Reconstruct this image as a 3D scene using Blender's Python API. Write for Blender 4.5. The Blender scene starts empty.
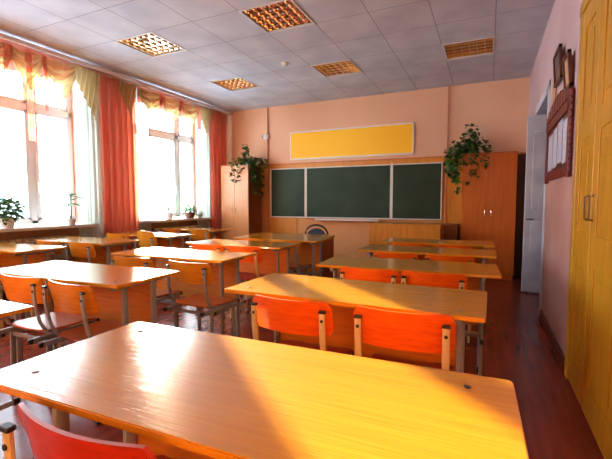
import bpy, bmesh, math, random
from mathutils import Vector, Matrix, Euler
R = math.radians
S = bpy.context.scene
COL = S.collection
random.seed(7)

# ------------------------------------------------------------------ camera
CAM_H = 1.2
cd = bpy.data.cameras.new('camera'); cd.sensor_width = 36; cd.lens = 393.3 / 612 * 36; cd.clip_start = .02
cam = bpy.data.objects.new('camera', cd); COL.objects.link(cam)
cam.location = (0, 0, CAM_H)
cam.rotation_euler = (R(90 - 4.0), 0, R(24.86))
S.camera = cam

# ------------------------------------------------------------------ sun, sky, exposure
SUN_AZ, SUN_EL = R(48), R(8.8)           # azimuth left of +Y
sdir = Vector((-math.sin(SUN_AZ) * math.cos(SUN_EL), math.cos(SUN_AZ) * math.cos(SUN_EL), math.sin(SUN_EL)))
sl = bpy.data.lights.new('sun', 'SUN'); sl.energy = 13.5; sl.angle = R(.6); sl.color = (1, .84, .56)
so = bpy.data.objects.new('sun', sl); COL.objects.link(so)
so.rotation_euler = sdir.to_track_quat('Z', 'Y').to_euler()

S.view_settings.view_transform = 'Standard'; S.view_settings.look = 'None'
S.view_settings.exposure = 2.2; S.view_settings.gamma = 1; S.view_settings.use_curve_mapping = False
cy = S.cycles
cy.max_bounces = 10; cy.diffuse_bounces = 6; cy.glossy_bounces = 4; cy.transmission_bounces = 6; cy.transparent_max_bounces = 12
cy.sample_clamp_indirect = 12; cy.caustics_reflective = False; cy.caustics_refractive = False
cy.use_denoising = True

SKY = 6.0
w = bpy.data.worlds.new('sky'); S.world = w; w.use_nodes = True
wn, wl = w.node_tree.nodes, w.node_tree.links; wn.clear()
wo = wn.new('ShaderNodeOutputWorld'); bg = wn.new('ShaderNodeBackground')
tc = wn.new('ShaderNodeTexCoord')
nz = wn.new('ShaderNodeTexNoise'); nz.inputs['Scale'].default_value = 6.0; nz.inputs['Detail'].default_value = 4
wl.new(tc.outputs['Generated'], nz.inputs['Vector'])
cr = wn.new('ShaderNodeValToRGB'); cr.color_ramp.elements[0].position = .42; cr.color_ramp.elements[1].position = .52
cr.color_ramp.elements[0].color = (.03, .11, .14, 1); cr.color_ramp.elements[1].color = (.68, .86, 1, 1)
wl.new(nz.outputs['Fac'], cr.inputs[0])
dt = wn.new('ShaderNodeVectorMath'); dt.operation = 'DOT_PRODUCT'
dt.inputs[1].default_value = sdir
wl.new(tc.outputs['Generated'], dt.inputs[0])
def wmath(op, a, b):
    m = wn.new('ShaderNodeMath'); m.operation = op
    for i, v in enumerate((a, b)):
        if isinstance(v, (int, float)): m.inputs[i].default_value = v
        else: wl.new(v, m.inputs[i])
    return m.outputs[0]
cl = wmath('MAXIMUM', dt.outputs['Value'], 0.0)
g1 = wmath('MULTIPLY', wmath('POWER', cl, 900.0), 60.0)
g2 = wmath('MULTIPLY', wmath('POWER', cl, 110.0), 18.0)
gl = wmath('ADD', g1, g2)
gc = wn.new('ShaderNodeVectorMath'); gc.operation = 'SCALE'; gc.inputs[0].default_value = (1, .92, .75)
wl.new(gl, gc.inputs['Scale'])
ba = wn.new('ShaderNodeVectorMath'); ba.operation = 'SCALE'; ba.inputs['Scale'].default_value = SKY
wl.new(cr.outputs[0], ba.inputs[0])
ad = wn.new('ShaderNodeVectorMath'); ad.operation = 'ADD'
wl.new(gc.outputs[0], ad.inputs[0]); wl.new(ba.outputs[0], ad.inputs[1])
wl.new(ad.outputs[0], bg.inputs[0]); bg.inputs[1].default_value = 1
wl.new(bg.outputs[0], wo.inputs[0])

# ------------------------------------------------------------------ room measures
XL, XR, YF, YB, H = -5.38, .53, 7.23, -1.6, 3.16
GX = -5.62                                     # plane of the window frames
def portal(y0, y1, z0, z1):
    l = bpy.data.lights.new('window_portal', 'AREA'); l.shape = 'RECTANGLE'; l.size = y1 - y0; l.size_y = z1 - z0
    l.cycles.is_portal = True
    o = bpy.data.objects.new('window_portal', l); COL.objects.link(o)
    o.location = (GX - .08, (y0 + y1) / 2, (z0 + z1) / 2)
    o.rotation_euler = Matrix(((0, 0, -1), (1, 0, 0), (0, -1, 0))).to_euler()
    # -Z axis must look into the room (+X)
WINS = [(1.95, 3.88), (4.80, 6.52), (-1.05, .78)]   # y-ranges of the three openings
WZ0, WZ1 = .90, 2.98
for a, b in WINS: portal(a, b, WZ0, WZ1)

# ------------------------------------------------------------------ materials
def lin(c):
    return tuple(((v / 255) / 12.92 if v / 255 <= .04045 else ((v / 255 + .055) / 1.055) ** 2.4) for v in c) + (1,)
def mat(name, c, rough=.5, metal=0, spec=.5, coat=0):
    m = bpy.data.materials.new(name); m.use_nodes = True
    b = m.node_tree.nodes['Principled BSDF']
    b.inputs['Base Color'].default_value = lin(c); b.inputs['Roughness'].default_value = rough
    b.inputs['Metallic'].default_value = metal; b.inputs['Specular IOR Level'].default_value = spec
    b.inputs['Coat Weight'].default_value = coat; b.inputs['Coat Roughness'].default_value = .12
    return m
def noisy(m, c2, scale=(1, 1, 1), s=4, lo=.35, hi=.65, detail=5, bump=0, bscale=None, dist=.002, rot=None, fac=1):
    n, l = m.node_tree.nodes, m.node_tree.links; b = n['Principled BSDF']
    t = n.new('ShaderNodeTexCoord'); mp = n.new('ShaderNodeMapping'); mp.inputs['Scale'].default_value = scale
    l.new(t.outputs['Object'], mp.inputs[0])
    z = n.new('ShaderNodeTexNoise'); z.inputs['Scale'].default_value = s; z.inputs['Detail'].default_value = detail
    l.new(mp.outputs[0], z.inputs[0])
    r = n.new('ShaderNodeValToRGB'); r.color_ramp.elements[0].position = lo; r.color_ramp.elements[1].position = hi
    r.color_ramp.elements[0].color = b.inputs['Base Color'].default_value[:]; r.color_ramp.elements[1].color = lin(c2)
    l.new(z.outputs['Fac'], r.inputs[0]); l.new(r.outputs[0], b.inputs['Base Color'])
    if bump:
        z2 = n.new('ShaderNodeTexNoise'); z2.inputs['Scale'].default_value = bscale or s; z2.inputs['Detail'].default_value = 3
        l.new(mp.outputs[0], z2.inputs[0])
        bp = n.new('ShaderNodeBump'); bp.inputs['Strength'].default_value = bump; bp.inputs['Distance'].default_value = dist
        l.new(z2.outputs['Fac'], bp.inputs['Height']); l.new(bp.outputs[0], b.inputs['Normal']); l.new(bp.outputs[0], b.inputs['Coat Normal'])
    return m
M = {}
M['desk'] = noisy(mat('desk_veneer', (212, 146, 26), .2, spec=.6, coat=.9), (198, 128, 16), (1.2, 26, 26), 3, .3, .7, bump=.55, bscale=7, dist=.0012)
M['desk_edge'] = mat('desk_edge', (200, 108, 24), .4)
M['panel'] = noisy(mat('desk_panel', (204, 124, 30), .42), (186, 106, 22), (2, 1, 20), 3)
M['ply_red'] = noisy(mat('red_plywood', (232, 102, 14), .3), (216, 84, 10), (3, 3, 18), 4)
M['ply_red_shaded'] = noisy(mat('shaded_red_plywood', (180, 44, 10), .45, spec=.35), (158, 34, 8), (3, 3, 18), 4)  # red plywood darkened to stand for the unlit near chair
M['ply_orange'] = noisy(mat('orange_plywood', (212, 134, 26), .32), (194, 114, 18), (3, 3, 18), 4)
M['seat_red'] = noisy(mat('dark_red_seat', (150, 34, 12), .35), (128, 26, 10), (3, 18, 3), 4)
M['seat_orange'] = noisy(mat('orange_seat', (190, 100, 30), .35), (170, 84, 22), (3, 18, 3), 4)
M['tube_cream'] = mat('cream_enamel', (196, 178, 128), .4)
M['tube_grey'] = mat('grey_enamel', (140, 146, 150), .35)
M['cap'] = mat('black_plastic', (18, 16, 16), .4)
M['chrome'] = mat('chrome', (200, 200, 200), .2, 1)
M['screw'] = mat('screw_steel', (110, 104, 96), .35, 1)
M['white'] = mat('white_pvc', (225, 228, 235), .3)
M['sill'] = mat('sill_white', (214, 206, 200), .3)
M['wood_shelf'] = noisy(mat('pine_veneer', (208, 132, 36), .35), (190, 114, 26), (12, 12, 1), 3)
M['cab_l'] = noisy(mat('beech_veneer', (200, 138, 84), .4), (188, 124, 72), (14, 14, 1), 3)
M['cab_r'] = noisy(mat('cherry_veneer', (188, 92, 22), .32), (172, 78, 16), (14, 14, 1), 3)
M['cab_side'] = noisy(mat('cabinet_side', (150, 84, 40), .4), (130, 70, 32), (14, 14, 1), 3)
M['door_y'] = noisy(mat('ochre_paint', (204, 150, 34), .3), (186, 130, 26), (10, 10, 1), 2, bump=.1)
M['door_w'] = noisy(mat('white_gloss_paint', (206, 214, 228), .3), (184, 192, 210), (1, 1, 1), 4)
M['leaf'] = noisy(mat('leaf_green', (58, 104, 32), .4), (36, 78, 24), (1, 1, 1), 12)
M['leaf_l'] = noisy(mat('light_leaf', (70, 150, 60), .4), (50, 128, 48), (1, 1, 1), 12)
M['stem'] = mat('stem', (92, 92, 50), .6)
M['pot_w'] = mat('white_pot', (210, 214, 224), .35)
M['pot_d'] = mat('brown_pot', (108, 66, 44), .5)
M['soil'] = mat('soil', (50, 34, 24), .9)
M['board'] = noisy(mat('chalkboard_green', (22, 46, 28), .55, spec=.3), (32, 58, 36), (1, 1, 1), 2.2, .4, .7)
M['board_f'] = mat('board_frame', (224, 222, 216), .35)
M['sign_y'] = mat('yellow_banner', (255, 196, 4), .5)
M['maroon'] = noisy(mat('carved_maroon', (112, 26, 18), .4), (84, 16, 12), (1, 1, 1), 16, bump=.4, dist=.004)
M['paper'] = noisy(mat('paper', (196, 190, 202), .7), (170, 164, 180), (1, 4, 9), 6)
M['photo'] = noisy(mat('framed_picture', (92, 70, 66), .3), (120, 96, 88), (1, 1, 1), 6)
M['tan'] = mat('tan_card', (196, 150, 106), .6)
M['darkw'] = mat('dark_wood', (74, 30, 18), .4)
M['navy'] = mat('navy_fabric', (34, 42, 66), .8)
M['rad'] = mat('radiator_enamel', (196, 172, 140), .4)
M['smoke'] = mat('plastic_white', (214, 206, 204), .4)
M['louvre'] = mat('louvre_mirror', (236, 226, 204), .10, 1)
M['tubeglass'] = mat('fluorescent_tube', (236, 232, 222), .25)
M['lampdark'] = mat('luminaire_interior', (60, 46, 34), .5)
M['lampbox'] = mat('luminaire_housing', (210, 206, 206), .4)
M['glass'] = bpy.data.materials.new('window_glass'); M['glass'].use_nodes = True
def mk_glass(m):
    n, l = m.node_tree.nodes, m.node_tree.links; n.clear()
    o = n.new('ShaderNodeOutputMaterial'); t = n.new('ShaderNodeBsdfTransparent'); g = n.new('ShaderNodeBsdfGlossy')
    g.inputs['Roughness'].default_value = .02; f = n.new('ShaderNodeValue'); f.outputs[0].default_value = .035
    mx = n.new('ShaderNodeMixShader'); l.new(f.outputs[0], mx.inputs[0]); l.new(t.outputs[0], mx.inputs[1]); l.new(g.outputs[0], mx.inputs[2]); l.new(mx.outputs[0], o.inputs[0])
mk_glass(M['glass'])
def cloth(name, c, opac, c2=None, trans=.65):
    m = bpy.data.materials.new(name); m.use_nodes = True
    n, l = m.node_tree.nodes, m.node_tree.links; n.clear()
    o = n.new('ShaderNodeOutputMaterial'); d = n.new('ShaderNodeBsdfDiffuse'); t = n.new('ShaderNodeBsdfTranslucent'); tr = n.new('ShaderNodeBsdfTransparent')
    tcn = n.new('ShaderNodeTexCoord'); mp = n.new('ShaderNodeMapping'); mp.inputs['Scale'].default_value = (8, 8, .8)
    z = n.new('ShaderNodeTexNoise'); z.inputs['Scale'].default_value = 2; l.new(tcn.outputs['Object'], mp.inputs[0]); l.new(mp.outputs[0], z.inputs[0])
    r = n.new('ShaderNodeValToRGB'); r.color_ramp.elements[0].color = lin(c); r.color_ramp.elements[1].color = lin(c2 or c)
    r.color_ramp.elements[0].position = .35; r.color_ramp.elements[1].position = .65
    l.new(z.outputs['Fac'], r.inputs[0]); l.new(r.outputs[0], d.inputs[0]); l.new(r.outputs[0], t.inputs[0])
    a = n.new('ShaderNodeMixShader'); a.inputs[0].default_value = trans; l.new(d.outputs[0], a.inputs[1]); l.new(t.outputs[0], a.inputs[2])
    b = n.new('ShaderNodeMixShader'); b.inputs[0].default_value = opac; l.new(tr.outputs[0], b.inputs[1]); l.new(a.outputs[0], b.inputs[2])
    l.new(b.outputs[0], o.inputs[0]); return m
M['sheer'] = cloth('white_green_sheer', (238, 242, 236), .70, (220, 232, 222))
M['red'] = cloth('coral_curtain', (250, 188, 168), .88, (248, 164, 144), .7)
M['gold'] = cloth('golden_swag', (226, 208, 164), .8, (206, 184, 136), .6)
M['ribbon'] = cloth('coral_ribbon', (248, 158, 134), .78, (244, 172, 150), .6)

# ------------------------------------------------------------------ mesh helpers
def box(bm, x0, x1, y0, y1, z0, z1, bev=0, seg=2):
    v = [bm.verts.new(p) for p in ((x0, y0, z0), (x1, y0, z0), (x1, y1, z0), (x0, y1, z0), (x0, y0, z1), (x1, y0, z1), (x1, y1, z1), (x0, y1, z1))]
    f = [bm.faces.new([v[i] for i in q]) for q in ((3, 2, 1, 0), (4, 5, 6, 7), (0, 1, 5, 4), (1, 2, 6, 5), (2, 3, 7, 6), (3, 0, 4, 7))]
    if bev:
        es = set(e for q in f for e in q.edges)
        bmesh.ops.bevel(bm, geom=list(es), offset=bev, segments=seg, affect='EDGES', profile=.5)
    return bm
def nb(*a, **k):
    bm = bmesh.new(); box(bm, *a, **k); return bm
def tube(bm, pts, r, seg=10, r2=None, squash=None, cap=True):
    """sweep an (optionally oval) ring along points; squash=(ra, rb, axis) makes a flat-oval tube with ra along axis"""
    pts = [Vector(p) for p in pts]; rings = []
    for i, p in enumerate(pts):
        d = (pts[min(i + 1, len(pts) - 1)] - pts[max(i - 1, 0)]).normalized()
        ref = Vector(squash[2]) if squash else (Vector((0, 0, 1)) if abs(d.z) < .9 else Vector((1, 0, 0)))
        a = (ref - d * ref.dot(d)).normalized(); b = d.cross(a)
        rr = r if r2 is None else r + (r2 - r) * i / (len(pts) - 1)
        ra, rb = (squash[0], squash[1]) if squash else (rr, rr)
        ring = []
        for k in range(seg):
            t = 2 * math.pi * k / seg
            ca, sa = math.cos(t), math.sin(t)
            if squash:
                ca = math.copysign(abs(ca) ** .6, ca); sa = math.copysign(abs(sa) ** .6, sa)
            ring.append(bm.verts.new(p + a * ca * ra + b * sa * rb))
        rings.append(ring)
    for i in range(len(rings) - 1):
        for k in range(seg):
            bm.faces.new((rings[i][k], rings[i][(k + 1) % seg], rings[i + 1][(k + 1) % seg], rings[i + 1][k]))
    if cap:
        bm.faces.new(list(reversed(rings[0]))); bm.faces.new(rings[-1])
    return bm
def nt(*a, **k):
    bm = bmesh.new(); tube(bm, *a, **k); return bm
def lathe(prof, seg=24, c=(0, 0, 0)):
    bm = bmesh.new(); rings = []
    for r, z in prof:
        rings.append([bm.verts.new((c[0] + max(r, .0005) * math.cos(2 * math.pi * k / seg), c[1] + max(r, .0005) * math.sin(2 * math.pi * k / seg), c[2] + z)) for k in range(seg)])
    for i in range(len(rings) - 1):
        for k in range(seg):
            bm.faces.new((rings[i][k], rings[i][(k + 1) % seg], rings[i + 1][(k + 1) % seg], rings[i + 1][k]))
    bm.faces.new(list(reversed(rings[0]))); bm.faces.new(rings[-1])
    return bm
def slab(outline, z0, z1, bev=0):
    """prism from an xy outline"""
    bm = bmesh.new()
    lo = [bm.verts.new((x, y, z0)) for x, y in outline]; hi = [bm.verts.new((x, y, z1)) for x, y in outline]
    n = len(outline); top = bm.faces.new(hi); bot = bm.faces.new(list(reversed(lo)))
    for i in range(n): bm.faces.new((lo[i], lo[(i + 1) % n], hi[(i + 1) % n], hi[i]))
    if bev: bmesh.ops.bevel(bm, geom=list(top.edges) + list(bot.edges), offset=bev, segments=2, affect='EDGES')
    return bm
def rrect(w, d, r, n=5):
    pts = []
    for cx, cyy, a0 in ((w / 2 - r, d / 2 - r, 0), (-w / 2 + r, d / 2 - r, 90), (-w / 2 + r, -d / 2 + r, 180), (w / 2 - r, -d / 2 + r, 270)):
        for k in range(n + 1):
            a = R(a0 + 90 * k / n); pts.append((cx + r * math.cos(a), cyy + r * math.sin(a)))
    return pts
def obj(name, bm, m, parent=None, smooth=False, label=None):
    bmesh.ops.recalc_face_normals(bm, faces=bm.faces[:])
    me = bpy.data.meshes.new(name); bm.to_mesh(me); bm.free()
    for mm in (m if isinstance(m, (list, tuple)) else [m]): me.materials.append(mm)
    if smooth:
        me.shade_auto_smooth if False else None
        me.polygons.foreach_set('use_smooth', [True] * len(me.polygons))
        try: me.set_sharp_from_angle(angle=R(40))
        except Exception: pass
    o = bpy.data.objects.new(name, me); COL.objects.link(o)
    if parent: o.parent = parent
    if label: o['label'] = label
    return o
def tag(o, label, cat, group=None):
    o['label'] = label; o['category'] = cat
    if group: o['group'] = group
    return o
def thing(name, label, cat, loc=(0, 0, 0), rz=0, group=None):
    o = bpy.data.objects.new(name, None); COL.objects.link(o); o.location = loc; o.rotation_euler = (0, 0, rz); o.empty_display_size = .1
    return tag(o, label, cat, group)
def struct(name, bm, m, parent=None, smooth=False):
    o = obj(name, bm, m, parent, smooth)
    if not parent: o['kind'] = 'structure'
    return o
def copy_tree(o, parent=None):
    c = o.copy(); COL.objects.link(c)
    if parent: c.parent = parent
    for ch in [x for x in COL.objects if x.parent == o]: copy_tree(ch, c)
    return c

# ------------------------------------------------------------------ floor
mf = mat('floor_boards', (140, 54, 30), .27, spec=.5)
noisy(mf, (108, 38, 22), (9, .8, 1), 2, .3, .7, bump=.15, dist=.002)
obj_floor = struct('floor', nb(XL - .02, XR + .02, YB, YF, -.1, 0), mf)
struct('floor_corridor', nb(XR, 2.2, 4.0, 7.0, -.1, -.002), mf)

# ------------------------------------------------------------------ ceiling: tile grid with openings for the luminaires
mc = mat('ceiling_tiles', (176, 168, 178), .75, spec=.2)
def ceil_nodes(m):
    n, l = m.node_tree.nodes, m.node_tree.links; b = n['Principled BSDF']
    t = n.new('ShaderNodeTexCoord'); sp = n.new('ShaderNodeSeparateXYZ'); l.new(t.outputs['Object'], sp.inputs[0])
    def mt(op, a, bb, c=None):
        q = n.new('ShaderNodeMath'); q.operation = op
        for i, v in enumerate((a, bb)):
            if isinstance(v, (int, float)): q.inputs[i].default_value = v
            else: l.new(v, q.inputs[i])
        return q.outputs[0]
    def seam(o, off):
        f = mt('FRACT', mt('DIVIDE', mt('ADD', o, off), .6), 0)
        d = mt('ABSOLUTE', mt('SUBTRACT', f, .5), 0)
        return mt('GREATER_THAN', d, .5 - .008)
    s = mt('MAXIMUM', seam(sp.outputs['X'], .59 + 12), seam(sp.outputs['Y'], -3.5 + 12))
    z = n.new('ShaderNodeTexNoise'); z.inputs['Scale'].default_value = 2.5; z.inputs['Detail'].default_value = 5; l.new(t.outputs['Object'], z.inputs[0])
    r = n.new('ShaderNodeValToRGB'); r.color_ramp.elements[0].color = lin((176, 178, 192)); r.color_ramp.elements[1].color = lin((194, 196, 206))
    r.color_ramp.elements[0].position = .35; r.color_ramp.elements[1].position = .65
    l.new(z.outputs['Fac'], r.inputs[0])
    mx = n.new('ShaderNodeMix'); mx.data_type = 'RGBA'; l.new(s, mx.inputs['Factor']); l.new(r.outputs[0], mx.inputs['A']); mx.inputs['B'].default_value = lin((140, 136, 144))
    l.new(mx.outputs['Result'], b.inputs['Base Color'])
    bp = n.new('ShaderNodeBump'); bp.inputs['Strength'].default_value = .4; bp.inputs['Distance'].default_value = .004; bp.invert = True
    l.new(s, bp.inputs['Height']); l.new(bp.outputs[0], b.inputs['Normal'])
ceil_nodes(mc)
LAMPS = [(-4.19, 3.5), (-2.39, 3.5), (-2.39, 5.3), (-4.19, 5.3), (-.59, 5.3)]
bm = bmesh.new()
xs = [XL - .02] + [-.59 + .6 * k for k in range(-7, 2) if XL < -.59 + .6 * k < XR] + [XR + .02]
ys = [YB] + [3.5 + .6 * k for k in range(-9, 7) if YB < 3.5 + .6 * k < YF] + [YF]
vg = {}
def cv(x, y, z=H):
    k = (round(x, 3), round(y, 3), z)
    if k not in vg: vg[k] = bm.verts.new((x, y, z))
    return vg[k]
for i in range(len(xs) - 1):
    for j in range(len(ys) - 1):
        if any(abs(xs[i] - a) < .01 and abs(ys[j] - b) < .01 for a, b in LAMPS): continue
        bm.faces.new((cv(xs[i], ys[j]), cv(xs[i], ys[j + 1]), cv(xs[i + 1], ys[j + 1]), cv(xs[i + 1], ys[j])))
box(bm, XL - .02, XR + .02, YB, YF, H + .14, H + .2)
me = bpy.data.meshes.new('ceiling'); bm.to_mesh(me); bm.free(); me.materials.append(mc)
oc = bpy.data.objects.new('ceiling', me); COL.objects.link(oc); oc['kind'] = 'structure'
struct('ceiling_corridor', nb(XR + .2, 2.2, 4.0, 7.0, 2.8, 2.9), M['lampbox'])

# ------------------------------------------------------------------ walls
def wallmat(name, up, up2, low, low2, zsplit=1.96, wood=None):
    m = mat(name, up, .6, spec=.25); n, l = m.node_tree.nodes, m.node_tree.links; b = n['Principled BSDF']
    t = n.new('ShaderNodeTexCoord'); sp = n.new('ShaderNodeSeparateXYZ'); l.new(t.outputs['Object'], sp.inputs[0])
    def ramp(a, c, sc):
        z = n.new('ShaderNodeTexNoise'); z.inputs['Scale'].default_value = sc; z.inputs['Detail'].default_value = 6; l.new(t.outputs['Object'], z.inputs[0])
        r = n.new('ShaderNodeValToRGB'); r.color_ramp.elements[0].position = .35; r.color_ramp.elements[1].position = .65
        r.color_ramp.elements[0].color = lin(a); r.color_ramp.elements[1].color = lin(c); l.new(z.outputs['Fac'], r.inputs[0]); return r.outputs[0]
    g = n.new('ShaderNodeMath'); g.operation = 'GREATER_THAN'; g.inputs[1].default_value = zsplit; l.new(sp.outputs['Z'], g.inputs[0])
    mx = n.new('ShaderNodeMix'); mx.data_type = 'RGBA'; l.new(g.outputs[0], mx.inputs['Factor']); l.new(ramp(low, low2, 1.6), mx.inputs['A']); l.new(ramp(up, up2, 1.3), mx.inputs['B'])
    l.new(mx.outputs['Result'], b.inputs['Base Color']); return m
mw_front = wallmat('front_wall_paint', (224, 182, 152), (216, 172, 142), (212, 150, 96), (200, 136, 82))
mw_right = wallmat('right_wall_paint', (206, 176, 178), (196, 162, 164), (190, 142, 130), (172, 120, 108), 1.4)
mw_left = wallmat('left_wall_paint_and_shade', (214, 170, 150), (204, 158, 138), (168, 128, 104), (150, 112, 90), .86)  # below sill height the backlit shade is put into a browner colour
struct('wall_front', nb(XL - .3, XR + .3, YF, YF + .15, 0, H + .1), mw_front)
struct('wall_back', nb(XL - .3, XR + .3, YB - .15, YB, 0, H + .1), mw_front)
bm = bmesh.new()                                # left wall with three openings
edges = [YB - .15]
for a, b in sorted(WINS): edges += [a, b]
edges.append(YF + .15)
for i in range(0, len(edges), 2): box(bm, XL - .36, XL, edges[i], edges[i + 1], 0, H + .1)
for a, b in WINS:
    box(bm, XL - .36, XL, a, b, 0, .84); box(bm, XL - .36, XL, a, b, WZ1, H + .1)
struct('wall_left', bm, mw_left)
DY0, DY1, DH_ = 4.75, 5.95, 2.35                # doorway in the right wall
bm = bmesh.new()
box(bm, XR, XR + .2, YB - .15, DY0, 0, H + .1); box(bm, XR, XR + .2, DY1, YF + .15, 0, H + .1); box(bm, XR, XR + .2, DY0, DY1, DH_, H + .1)
struct('wall_right', bm, mw_right)
bm = bmesh.new()
box(bm, 2.2, 2.3, 4, 7, 0, 2.9); box(bm, XR + .2, 2.3, 3.9, 4, 0, 2.9); box(bm, XR + .2, 2.3, 7, 7.1, 0, 2.9)
struct('wall_corridor', bm, M['door_w'])
# front plywood facing around the board, baseboards, trims
mply = noisy(mat('plywood_facing', (210, 140, 36), .4), (194, 120, 24), (10, 10, 1), 2)
bm = bmesh.new()
box(bm, -4.21, -3.55, YF - .012, YF, .55, 1.97); box(bm, -.80, .38, YF - .012, YF, .08, 1.97); box(bm, -3.55, -.80, YF - .012, YF, 1.86, 1.97)
struct('trim_1', bm, mply)
struct('trim_2', nb(XL, XR, YF - .022, YF - .013, 1.965, 1.99), noisy(mat('facing_edge', (196, 112, 50), .5), (180, 98, 40)))
struct('gap_shade', nb(.38, .525, YF - .012, YF, .08, 1.97), M['darkw'])  # dark strip painted as the shade in the gap beside the cabinet
mbb = mat('baseboard_brown', (92, 34, 22), .4)
struct('baseboard_front', nb(XL, XR, YF - .03, YF - .013, 0, .09), mbb)
bm = bmesh.new(); box(bm, XR - .018, XR, 3.25, DY0 - .09, 0, .09); box(bm, XR - .018, XR, DY1 + .09, YF - .03, 0, .09); box(bm, XR - .018, XR, YB, 1.88, 0, .09)
struct('baseboard_right', bm, mbb)
struct('baseboard_left', nb(XL, XL + .018, YB, YF - .03, 0, .09), mbb)

# ------------------------------------------------------------------ windows
def window(idx, a, b, mull, order):
    bm = bmesh.new(); x0, x1 = GX - .03, GX + .03; f = .055
    box(bm, x0, x1, a, a + f, WZ0, WZ1, .006); box(bm, x0, x1, b - f, b, WZ0, WZ1, .006)
    box(bm, x0, x1, a, b, WZ0, WZ0 + f, .006); box(bm, x0, x1, a, b, WZ1 - f, WZ1, .006)
    box(bm, x0, x1, a, b, 2.42, 2.50, .006)
    for y in mull: box(bm, x0, x1, y - .045, y + .045, WZ0, WZ1, .006)
    w = struct('window_%d' % idx, bm, M['white'])
    cuts = [a + f] + sum(([y - .045, y + .045] for y in mull), []) + [b - f]
    for i in range(0, len(cuts), 2):
        for z0, z1 in ((WZ0 + f, 2.42), (2.50, WZ1 - f)):
            bm = bmesh.new(); u, v = cuts[i], cuts[i + 1]; q = .04
            xx0, xx1 = GX - .02, GX + .045
            box(bm, xx0, xx1, u, u + q, z0, z1, .006); box(bm, xx0, xx1, v - q, v, z0, z1, .006)
            box(bm, xx0, xx1, u, v, z0, z0 + q, .006); box(bm, xx0, xx1, u, v, z1 - q, z1, .006)
            obj('sash', bm, M['white'], w)
            obj('pane', nb(GX + .008, GX + .014, u + q, v - q, z0 + q, z1 - q), M['glass'], w)
    # handle on the opening sash
    yh = mull[-1] + .07 if idx == 1 else mull[-1] - .07
    bm = bmesh.new(); box(bm, GX + .045, GX + .06, yh - .013, yh + .013, 1.45, 1.52, .004); box(bm, GX + .06, GX + .078, yh - .01, yh + .01, 1.37, 1.50, .004)
    obj('window_handle', bm, M['white'], w)
    bm = slab([(XL - .2, a - .0), (XL - .2, b + .0), (XL, b), (XL, b + .06), (XL + .2, b + .06), (XL + .2, a - .06), (XL, a - .06), (XL, a)], .842, .882, .006)
    obj('window_sill', bm, M['sill'], w)
window(1, 1.95, 3.88, [2.64, 3.30], 0)
window(2, 4.80, 6.52, [5.27, 6.02], 0)
window(3, -1.05, .78, [-.40, .20], 0)  # unseen window behind the camera, added to let in fill light

# radiators under the sills
def radiator(y0, y1, label):
    t = thing('radiator', label, 'radiator', (XL + .07, (y0 + y1) / 2, 0))
    n = int((y1 - y0) / .085); L = y1 - y0
    for i in range(n):
        y = -L / 2 + .0425 + i * .085
        bm = bmesh.new(); box(bm, -.04, .04, y - .034, y + .034, .16, .74, .014)
        obj('radiator_section', bm, M['rad'], t)
    bm = bmesh.new(); tube(bm, [(0, -L / 2, .2), (0, L / 2, .2)], .02); tube(bm, [(0, -L / 2, .7), (0, L / 2, .7)], .02); tube(bm, [(0, L / 2, .2), (0, L / 2 + .05, .2), (0, L / 2 + .05, 0)], .012)
    obj('radiator_pipe', bm, M['rad'], t, True)
radiator(2.2, 3.6, 'cream ribbed radiator under the left window sill near the desks')
radiator(5.15, 6.5, 'cream ribbed radiator under the sill of the window nearest the chalkboard wall')

# ------------------------------------------------------------------ curtains
def wavy(y0, y1, x, z0, z1, amp, waves, seed, flare=.0, steps=None, rows=8, gather=None):
    rnd = random.Random(seed); ph = [rnd.uniform(0, 6.28) for _ in range(4)]
    n = steps or int((y1 - y0) * 90) + 20
    bm = bmesh.new(); g = []
    for j in range(rows + 1):
        t = j / rows; z = z1 + (z0 - z1) * t; row = []
        for i in range(n + 1):
            s = i / n
            c = (y0 + y1) / 2; half = (y1 - y0) / 2 * (1 + flare * t)
            if gather: half *= gather(t); 
            y = c + (s * 2 - 1) * half
            a = amp * (.7 + .3 * t)
            xx = x + a * (math.sin(s * waves * 6.283 + ph[0] + .4 * math.sin(t * 2 + ph[1])) + .35 * math.sin(s * waves * 14.1 + ph[2])) 
            row.append(bm.verts.new((xx, y, z)))
        g.append(row)
    for j in range(rows):
        for i in range(n): bm.faces.new((g[j][i], g[j][i + 1], g[j + 1][i + 1], g[j + 1][i]))
    return bm
CX = -5.18
def curtain(y0, y1, m, label, group=None, z0=.05, amp=.03, dens=9, seed=1, x=CX, name='curtain', cat='curtain'):
    o = obj(name, wavy(y0, y1, x, z0, 3.05, amp, (y1 - y0) * dens, seed), m, None, True)
    mod = o.modifiers.new('thickness', 'SOLIDIFY'); mod.thickness = .0015
    tag(o, label, cat, group); return o
curtain(3.68, 4.08, M['sheer'], 'pale green-white sheer curtain beside the tall single-stem plant', seed=2, amp=.02, dens=11, x=CX - .065, name='sheer_curtain')
curtain(4.02, 4.68, M['red'], 'coral red curtain filling the pier between the two windows', seed=3)
curtain(4.62, 4.98, M['sheer'], 'white sheer curtain at the left side of the far window', seed=4, amp=.02, dens=11, x=CX - .065, name='sheer_curtain')
curtain(6.20, 6.60, M['sheer'], 'white sheer curtain at the right side of the far window', seed=5, amp=.02, dens=11, x=CX - .065, name='sheer_curtain')
curtain(6.56, 7.06, M['red'], 'coral red curtain hanging in the corner beside the pale cabinet', seed=6)
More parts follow.
